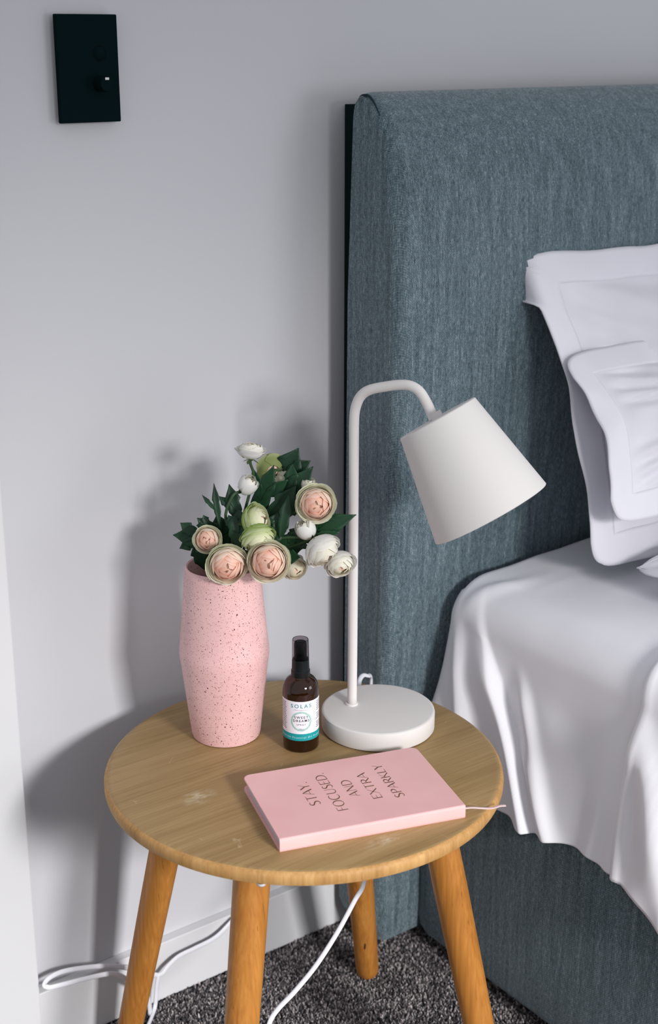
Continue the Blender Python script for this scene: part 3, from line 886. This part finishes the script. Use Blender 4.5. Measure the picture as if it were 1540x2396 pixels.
# ---- cover lettering: thin flared capitals drawn as pen strokes (thick / thin)
TK, TN = 0.105, 0.042
def arc(cx, cy, rx, ry, a0, a1, n=16):
    return [(cx + rx * math.cos(math.radians(a0 + (a1 - a0) * k / n)), cy + ry * math.sin(math.radians(a0 + (a1 - a0) * k / n))) for k in range(n + 1)]
GL = {   # letter: (advance, [(points, width_start, width_mid, width_end), ...])
 'S': (0.52, [(arc(0.25, 0.76, 0.17, 0.22, 30, 215, 14) + arc(0.25, 0.24, 0.20, 0.25, 55, -150, 16), TN, TK, TN)]),
 'T': (0.60, [([(0.02, 0.97), (0.58, 0.97)], TN, TN, TN), ([(0.30, 0.97), (0.30, 0)], TK, TK * 0.8, TK)]),
 'A': (0.70, [([(0.02, 0), (0.34, 1.0)], TN, TN, TN), ([(0.34, 1.0), (0.68, 0)], TK * 0.8, TK, TK * 1.1), ([(0.13, 0.33), (0.56, 0.33)], TN, TN, TN)]),
 'Y': (0.62, [([(0.02, 1.0), (0.31, 0.45)], TK, TK, TK), ([(0.60, 1.0), (0.31, 0.45)], TN, TN, TN), ([(0.31, 0.47), (0.31, 0)], TK * 0.8, TK * 0.8, TK)]),
 '.': (0.24, [([(0.10, 0.0), (0.10, 0.09)], 0.10, 0.10, 0.10)]),
 'F': (0.52, [([(0.10, 0), (0.10, 1.0)], TK, TK * 0.8, TK), ([(0.10, 0.97), (0.50, 0.97)], TN, TN, TN), ([(0.10, 0.52), (0.42, 0.52)], TN, TN, TN)]),
 'O': (0.86, [(arc(0.43, 0.5, 0.36, 0.50, 90, 270, 20), TN, TK, TN), (arc(0.43, 0.5, 0.36, 0.50, 90, -90, 20), TN, TK, TN)]),
 'C': (0.76, [(arc(0.44, 0.5, 0.37, 0.50, 48, 312, 26), TN, TK, TN)]),
 'U': (0.74, [([(0.10, 1.0), (0.10, 0.34)] + arc(0.37, 0.30, 0.27, 0.30, 180, 360, 14)[1:] + [(0.64, 1.0)], TK, TN * 1.5, TN)]),
 'E': (0.54, [([(0.10, 0), (0.10, 1.0)], TK, TK * 0.8, TK), ([(0.10, 0.97), (0.50, 0.97)], TN, TN, TN), ([(0.10, 0.52), (0.44, 0.52)], TN, TN, TN), ([(0.10, 0.03), (0.52, 0.03)], TN, TN, TN)]),
 'D': (0.78, [([(0.10, 0), (0.10, 1.0)], TK, TK * 0.8, TK), ([(0.10, 0.985), (0.26, 0.985)] + arc(0.28, 0.5, 0.43, 0.485, 90, -90, 20) + [(0.10, 0.015)], TN, TK, TN)]),
 'N': (0.80, [([(0.10, 0), (0.10, 1.0)], TN, TN, TN), ([(0.10, 1.0), (0.70, 0)], TK, TK, TK), ([(0.70, 0), (0.70, 1.0)], TN, TN, TN)]),
 'X': (0.66, [([(0.03, 1.0), (0.63, 0)], TK, TK * 0.8, TK), ([(0.62, 1.0), (0.03, 0)], TN, TN, TN)]),
 'R': (0.62, [([(0.10, 0), (0.10, 1.0)], TK, TK * 0.8, TK), ([(0.10, 0.98)] + arc(0.26, 0.74, 0.25, 0.24, 90, -90, 14) + [(0.10, 0.50)], TN, TK, TN), ([(0.28, 0.50), (0.62, 0)], TK, TK * 0.8, TK)]),
 'P': (0.56, [([(0.10, 0), (0.10, 1.0)], TK, TK * 0.8, TK), ([(0.10, 0.98)] + arc(0.27, 0.73, 0.25, 0.25, 90, -90, 14) + [(0.10, 0.48)], TN, TK, TN)]),
 'K': (0.64, [([(0.10, 0), (0.10, 1.0)], TK, TK * 0.8, TK), ([(0.58, 1.0), (0.12, 0.47)], TN, TN, TN), ([(0.22, 0.58), (0.64, 0)], TK, TK * 0.8, TK)]),
 'L': (0.50, [([(0.10, 1.0), (0.10, 0)], TK, TK * 0.8, TK), ([(0.10, 0.03), (0.50, 0.03)], TN, TN, TN)]),
}
def stroke(pts, w0, w1, w2):
    L = []
    n = len(pts)
    if n == 2:
        pts = [(pts[0][0] + (pts[1][0] - pts[0][0]) * k / 6, pts[0][1] + (pts[1][1] - pts[0][1]) * k / 6) for k in range(7)]; n = 7
    for i, (x, y) in enumerate(pts):
        a = pts[max(0, i - 1)]; b = pts[min(n - 1, i + 1)]
        dx, dy = b[0] - a[0], b[1] - a[1]
        l = math.hypot(dx, dy) or 1
        f = i / (n - 1)
        wd = (w0 + (w1 - w0) * math.sin(f * PI)) if f < 0.5 else (w2 + (w1 - w2) * math.sin(f * PI))
        L.append(((x - dy / l * wd / 2, y + dx / l * wd / 2), (x + dy / l * wd / 2, y - dx / l * wd / 2)))
    return L
def cover_line(word, xbase, y0, y1, cap):
    """word runs from the spine outwards (y0 -> y1); capital height points to the head of the book (-x)"""
    adv = sum(GL[c][0] for c in word) + 0.06 * (len(word) - 1)
    k = (y1 - y0) / adv
    V, F = [], []
    pen = 0.0
    for c in word:
        for pts, a, b, d in GL[c][1]:
            base = len(V)
            st = stroke(pts, a * 0.85, b, d * 0.85)
            for l, r in st:
                for q in (l, r):
                    V.append(nl(xbase - q[1] * cap, y0 + (pen + q[0]) * k, NT + 0.00012))
            for i in range(len(st) - 1):
                F.append((base + 2 * i, base + 2 * i + 1, base + 2 * i + 3, base + 2 * i + 2))
        pen += GL[c][0] + 0.06
    return obj('lettering', V, F, FOIL, fc, smooth=False)
cover_line('STAY.', 0.0635, 0.0530, 0.1060, 0.0118)
cover_line('FOCUSED.', 0.0876, 0.0330, 0.1190, 0.0118)
cover_line('AND', 0.1100, 0.0570, 0.0945, 0.0112)
cover_line('EXTRA', 0.1316, 0.0445, 0.1035, 0.0108)
cover_line('SPARKLY', 0.1556, 0.0395, 0.1155, 0.0108)

# ================================================================== flowers
RIMC = Vector((0.824, 1.318, 0.683))
O_ = Vector((0, 0, CAM_H))
DRIM = (RIMC - O_).dot(FH)
def bq(u, v, df):
    """a point of the bouquet: df metres beyond (+) or in front of (-) the vase axis"""
    r = FWD * 3328 + RIGHT * (u - 770) + UPV * (1198 - v)
    return O_ + r * ((DRIM + df) / r.dot(FH))
def lerp3(a, b, t): return tuple(a[i] + (b[i] - a[i]) * t for i in range(3))
KIND = {
 'peach': [(0.0, (0.98, 0.58, 0.45)), (0.25, (0.98, 0.64, 0.51)), (0.45, (0.97, 0.78, 0.65)), (0.62, (0.96, 0.88, 0.76)), (0.85, (0.95, 0.94, 0.80)), (1.0, (0.92, 0.94, 0.74))],
 'white': [(0.0, (0.88, 0.84, 0.66)), (0.4, (0.90, 0.88, 0.78)), (1.0, (0.90, 0.89, 0.87))],
 'cream': [(0.0, (0.86, 0.78, 0.55)), (0.5, (0.87, 0.83, 0.70)), (1.0, (0.83, 0.80, 0.68))],
 'green': [(0.0, (0.88, 0.84, 0.66)), (0.45, (0.84, 0.84, 0.58)), (0.8, (0.52, 0.66, 0.22)), (1.0, (0.40, 0.55, 0.14))],
 'olive': [(0.0, (0.5, 0.5, 0.25)), (0.6, (0.34, 0.38, 0.14)), (1.0, (0.30, 0.36, 0.13))],
}
def tint(kind, f):
    tab = KIND[kind]
    for (a, ca), (b, cb_) in zip(tab[:-1], tab[1:]):
        if f <= b: return lerp3(ca, cb_, (f - a) / (b - a))
    return tab[-1][1]
PM = {}
def petal_mesh(kind, k, nl_, var, openness):
    """petal of ring k of nl_ (0 = heart), unit bloom radius"""
    key = (kind, k, nl_, var, openness)
    if key in PM: return PM[key]
    f = (k + 1) / nl_
    # petals wrap one round ball; the inner rings reach closer to its pole
    rho = 0.56 + 0.44 * f
    th0, th1, zs = {'tight': (7, 96, 0.84), 'open': (14, 92, 0.70), 'bud': (6, 46, 1.12)}[openness]
    tip = math.radians(th0 + (th1 - th0) * ((k) / max(1, nl_ - 1)) ** 0.78)
    flare_ = {'tight': 0.065, 'open': 0.14, 'bud': 0.05}[openness]
    rr = random.Random(k * 31 + var * 7 + nl_)
    NS, NT_ = 9, 9
    V, col = [], []
    ph = rr.random() * 6
    tipv = tip * rr.uniform(0.9, 1.12)
    for j in range(NT_):
        t = j / (NT_ - 1)
        for i in range(NS):
            s = -1 + 2 * i / (NS - 1)
            tt = t * (1 - 0.30 * abs(s) ** 2.4)
            an = math.radians(152) + (tipv - math.radians(152)) * tt
            rl = rho + flare_ * (0.35 + f) * max(0, tt - 0.72) / 0.28 + 0.018 * math.sin(s * 5 + ph) * max(0, tt - 0.5) * 2
            th = s * (0.95 if k > 1 else 1.25) * (0.55 + 0.45 * math.sin(min(1, tt * 1.2) * PI / 2))
            V.append((rl * math.sin(an) * math.cos(th), rl * math.sin(an) * math.sin(th), zs * rl * math.cos(an)))
            base = tint(kind, f)
            if kind == 'green':
                c = lerp3(base, (0.86, 0.86, 0.70), 0.55 * sstep(0.55, 1.0, tt) * (1 - abs(s) * 0.3))
            elif kind == 'peach':
                c = lerp3(lerp3((0.74, 0.80, 0.46), base, sstep(0.0, 0.35, tt)), (0.96, 0.90, 0.82), 0.30 * sstep(0.8, 1.0, tt))
            elif kind == 'olive':
                c = lerp3(base, (0.62, 0.60, 0.40), 0.4 * sstep(0.7, 1, tt))
            else:
                c = lerp3(lerp3((0.66, 0.70, 0.45), base, sstep(0.0, 0.35, tt)), (0.93, 0.92, 0.90), 0.3 * sstep(0.8, 1.0, tt))
            col.append(c)
    F = [(j * NS + i, j * NS + i + 1, (j + 1) * NS + i + 1, (j + 1) * NS + i) for j in range(NT_ - 1) for i in range(NS - 1)]
    me = bpy.data.meshes.new('petal')
    me.from_pydata(V, [], F)
    me.polygons.foreach_set('use_smooth', [True] * len(F))
    at = me.color_attributes.new('tint', 'FLOAT_COLOR', 'POINT')
    at.data.foreach_set('color', [x for c in col for x in (*c, 1)])
    me.materials.append(PETAL)
    PM[key] = me
    return me
V0, F0 = lathe([(0, -0.66), (0.30, -0.62), (0.42, -0.45), (0.40, 0.0), (0.28, 0.28), (0.0, 0.36)], 0, 0, 14)
HEARTM = bpy.data.meshes.new('bloom'); HEARTM.from_pydata(V0, [], F0); HEARTM.materials.append(HEART)
def leaf_strip(V, F, base, d, side, up, L, W, bend, teeth, seed, lobes=True):
    n = 14
    st = len(V)
    rr = random.Random(seed)
    for i in range(n + 1):
        t = i / n
        wv = W * (math.sin(min(1, t * 1.05) * PI) ** 0.7 * (0.55 + 0.75 * t) if 0 < t < 0.97 else (0.12 if t == 0 else 0.02))
        if teeth and 0.3 < t < 0.92: wv *= 1 + teeth * (((i * 3) % 4) / 3 - 0.5)
        c = base + d * (L * t) + up * (bend * L * (t - t * t * 1.6))
        V.append(c - side * wv + up * (0.25 * wv)); V.append(c - side * wv * 0.5 + up * (0.08 * wv)); V.append(c); V.append(c + side * wv * 0.5 + up * (0.08 * wv)); V.append(c + side * wv + up * (0.25 * wv))
    for i in range(n):
        for k in range(4):
            a = st + i * 5 + k
            F.append((a, a + 1, a + 6, a + 5))
def leaf(parent, pb, pt, W, lobes, bend=0.1, seed=1, face=None):
    pb, pt = Vector(pb), Vector(pt)
    d = pt - pb; L = d.length; d.normalize()
    fc_ = Vector(face) if face else -FWD
    side = d.cross(fc_).normalized(); up = side.cross(d).normalized()
    V, F = [], []
    leaf_strip(V, F, pb, d, side, up, L, W, bend, 0.35, seed)
    for (t0, ang, fl, fw) in lobes:
        dd = (d * math.cos(ang) + side * math.sin(ang)).normalized()
        ss = dd.cross(up).normalized()
        leaf_strip(V, F, pb + d * (L * t0) + up * (bend * L * (t0 - t0 * t0 * 1.6)), dd, ss, up, L * fl, W * fw, bend, 0.3, seed + 3)
    o = obj('leaf', V, F, LEAF, parent, origin=pb)
    md = o.modifiers.new('leaf_thickness', 'SOLIDIFY'); md.thickness = 0.0005
    return o
L3 = [(0.45, 0.55, 0.50, 0.6), (0.42, -0.55, 0.50, 0.6)]
L5 = L3 + [(0.22, 0.85, 0.45, 0.5), (0.25, -0.85, 0.42, 0.5)]
LL = [(0.35, 0.6, 0.52, 0.6)]
LR = [(0.35, -0.6, 0.52, 0.6)]

def flower(label, u, v, df, rpx, kind, face, layers, opn='tight', stem_mid=None, foot=(0, 0), sep=5, leaves=(), ppl=5):
    c = bq(u, v, df)
    depth = (c - O_).dot(FWD)
    R_ = rpx * depth / 3328
    nrm = (RIGHT * face[0] + UPV * face[1] - FWD * face[2]).normalized()
    foot_w = Vector((VC[0] + foot[0], VC[1] + foot[1], VZ + 0.06))
    t = thing('ranunculus', label, 'flower', foot_w, 'flowers in the pink vase')
    q = nrm.to_track_quat('Z', 'Y').to_matrix()
    # stem from the vase to the back of the bloom
    cb_ = c - nrm * (0.60 * R_)
    if stem_mid is None:
        exit_ = Vector((VC[0] + (c.x - VC[0]) * 0.30, VC[1] + (c.y - VC[1]) * 0.30, VZ + 0.225))
        if (exit_ - Vector((VC[0], VC[1], exit_.z))).length > 0.028:
            dv_ = (exit_ - Vector((VC[0], VC[1], exit_.z))).normalized() * 0.028
            exit_ = Vector((VC[0], VC[1], exit_.z)) + dv_
        mids = [exit_, (exit_ * 0.45 + cb_ * 0.55) - nrm * 0.012 + Vector((0, 0, 0.006))]
    else:
        mids = [Vector(p) for p in stem_mid]
    pts = catmull([foot_w] + mids + [cb_ - nrm * 0.006, cb_ + nrm * 0.002], 6)
    obj('stem', *tube(pts, 0.0017, 10), STEM, t, origin=foot_w)
    bl = bpy.data.objects.new('bloom', HEARTM); C.objects.link(bl)
    place(bl, c, t)
    # the heart keeps its axis by its own rotation; petals are placed relative to it
    bl.rotation_euler = q.to_euler(); bl.scale = (R_, R_, R_)
    rr = random.Random(int(u * 7 + v))
    for k in range(layers):
        npl = max(3, ppl - (2 if k == 0 else 1 if k < 3 else 0))
        a0 = rr.random() * 6.28
        for i in range(npl):
            me = petal_mesh(kind, k, layers, rr.randrange(3), opn)
            p = bpy.data.objects.new('petal', me); C.objects.link(p)
            p.parent = bl
            s_ = rr.uniform(0.94, 1.04)
            p.scale = (s_, s_, rr.uniform(0.9, 1.06))
            p.rotation_euler = (rr.uniform(-0.06, 0.06), rr.uniform(-0.07, 0.07), a0 + 2 * PI * i / npl + rr.uniform(-0.25, 0.25))
    # sepals at the back of the bloom
    for i in range(sep):
        a = 2 * PI * i / sep + rr.random()
        rd = q @ Vector((math.cos(a), math.sin(a), 0))
        V, F = [], []
        sd = rd.cross(nrm).normalized()
        b0 = cb_
        leaf_strip(V, F, b0, (rd * 0.9 - nrm * 0.25 + Vector((0, 0, -0.35))).normalized(), sd, nrm, R_ * 0.75, R_ * 0.16, -0.1, 0, i)
        inv = q.inverted()
        V = [Vector(x) for x in V]
        so_ = bpy.data.objects.new('sepal', None) if False else None
        me = bpy.data.meshes.new('sepal'); me.from_pydata([tuple((inv @ (x - c)) / R_) for x in V], [], F)
        me.polygons.foreach_set('use_smooth', [True] * len(F)); me.materials.append(SEPAL)
        so_ = bpy.data.objects.new('sepal', me); C.objects.link(so_); so_.parent = bl
    for (b, e, W, lob, bend, sd) in leaves:
        leaf(t, bq(*b), bq(*e), W, lob, bend, sd)
    return t

flower('topmost white ranunculus standing above the bouquet on a bare stem', 588, 1052, 0.0, 33, 'white', (0.08, 0.97, 0.22), 7, 'open', sep=4,
       stem_mid=[(0.842, 1.312, 0.70), bq(585, 1150, 0.005), bq(593, 1110, 0.002)],
       leaves=[((560, 1230, -0.01), (536, 1133, 0.0), 0.0085, LR, 0.05, 2), ((590, 1230, 0.01), (640, 1090, 0.0), 0.0115, L3, 0.05, 4)])
flower('white ranunculus bud just below the topmost bloom', 580, 1134, -0.005, 24, 'white', (0.55, 0.55, 0.45), 5, 'bud', sep=5, ppl=4,
       stem_mid=[(0.835, 1.30, 0.70), bq(528, 1215, -0.01), bq(545, 1160, -0.008)],
       leaves=[((515, 1235, -0.01), (500, 1131, 0.0), 0.0042, LR, 0.08, 5)])
flower('olive green ranunculus turned away at the back of the bouquet', 634, 1095, 0.035, 34, 'olive', (-0.25, 0.35, -0.75), 5, 'open', sep=3,
       leaves=[((645, 1150, 0.03), (698, 1049, 0.03), 0.0150, [(0.30, 0.50, 0.68, 0.65)], 0.06, 6)])
flower('cream ranunculus half hidden among the upper leaves', 672, 1118, 0.03, 33, 'cream', (0.25, 0.75, 0.1), 5, 'open', sep=4,
       leaves=[((640, 1215, 0.01), (732, 1092, 0.01), 0.0140, L3, 0.05, 8), ((655, 1140, 0.02), (722, 1090, 0.035), 0.0080, LL, 0.05, 9)])
flower('small cream bud peeping behind the big upper peach bloom', 722, 1134, 0.01, 17, 'cream', (0.15, 0.6, 0.4), 4, 'bud', sep=4, ppl=4,
       leaves=[((700, 1150, 0.01), (760, 1136, 0.005), 0.004, [], 0.1, 9)])
flower('large peach ranunculus at upper right nearest the lamp pole', 740, 1179, -0.03, 46, 'peach', (0.10, -0.20, 0.97), 12, 'tight', sep=5,
       leaves=[((700, 1255, -0.01), (832, 1205, -0.02), 0.0100, LR, 0.10, 11), ((735, 1230, -0.015), (788, 1178, -0.01), 0.0085, LL, 0.1, 12)])
flower('closed white bud below the large upper right peach bloom', 716, 1238, -0.03, 25, 'white', (-0.35, 0.75, 0.45), 5, 'bud', sep=6, ppl=4,
       leaves=[((655, 1270, -0.02), (675, 1160, -0.015), 0.0070, [], 0.10, 13)])
flower('full white ranunculus drooping at right, seen from its back', 757, 1291, -0.045, 46, 'white', (0.50, -0.62, 0.35), 8, 'tight', sep=5,
       leaves=[((690, 1270, -0.02), (795, 1245, -0.03), 0.0060, [], 0.05, 21)])
flower('lowest white ranunculus facing down against the lamp pole', 797, 1322, -0.040, 37, 'white', (0.30, -0.65, 0.62), 8, 'tight', sep=4)
flower('small peach ranunculus over the left rim of the vase', 485, 1263, -0.02, 33, 'peach', (-0.02, -0.08, 0.97), 9, 'tight', sep=5,
       leaves=[((520, 1262, 0.012), (405, 1252, 0.006), 0.0120, L5, 0.10, 14), ((505, 1245, 0.012), (462, 1213, 0.008), 0.0075, L3, 0.1, 15),
               ((482, 1335, 0.008), (456, 1268, 0.004), 0.0095, LL, 0.05, 16)])
flower('large peach ranunculus hanging over the front rim of the vase', 533, 1322, -0.055, 49, 'peach', (0.12, -0.30, 0.93), 12, 'tight', sep=4,
       leaves=[((532, 1290, 0.015), (508, 1205, 0.012), 0.0150, L3, 0.1, 17), ((560, 1290, -0.03), (560, 1190, -0.015), 0.0130, L3, 0.1, 18)])
flower('large peach ranunculus at the centre front of the bouquet', 629, 1314, -0.060, 50, 'peach', (-0.02, -0.12, 0.98), 12, 'tight', sep=4,
       leaves=[((660, 1300, -0.03), (700, 1304, -0.045), 0.0080, [], 0.1, 19), ((620, 1290, -0.02), (650, 1200, -0.01), 0.0150, L3, 0.1, 22)])
flower('upper green tinged ranunculus turned sideways in the centre', 602, 1218, -0.025, 42, 'green', (0.72, 0.15, 0.45), 8, 'tight', sep=4,
       leaves=[((620, 1240, 0.0), (692, 1138, 0.0), 0.0130, LL, 0.06, 20)])
flower('lower green tinged ranunculus facing down above the central peach bloom', 604, 1262, -0.040, 43, 'green', (0.30, -0.80, 0.40), 8, 'tight', sep=4,
       leaves=[((640, 1285, -0.015), (720, 1250, -0.02), 0.0110, L3, 0.1, 23)])
flower('small white ranunculus beside the central peach bloom, right of the vase', 690, 1330, -0.025, 32, 'cream', (0.40, -0.40, 0.70), 7, 'tight', sep=3,
       leaves=[((640, 1290, 0.0), (705, 1285, -0.005), 0.0110, L3, 0.1, 24)])
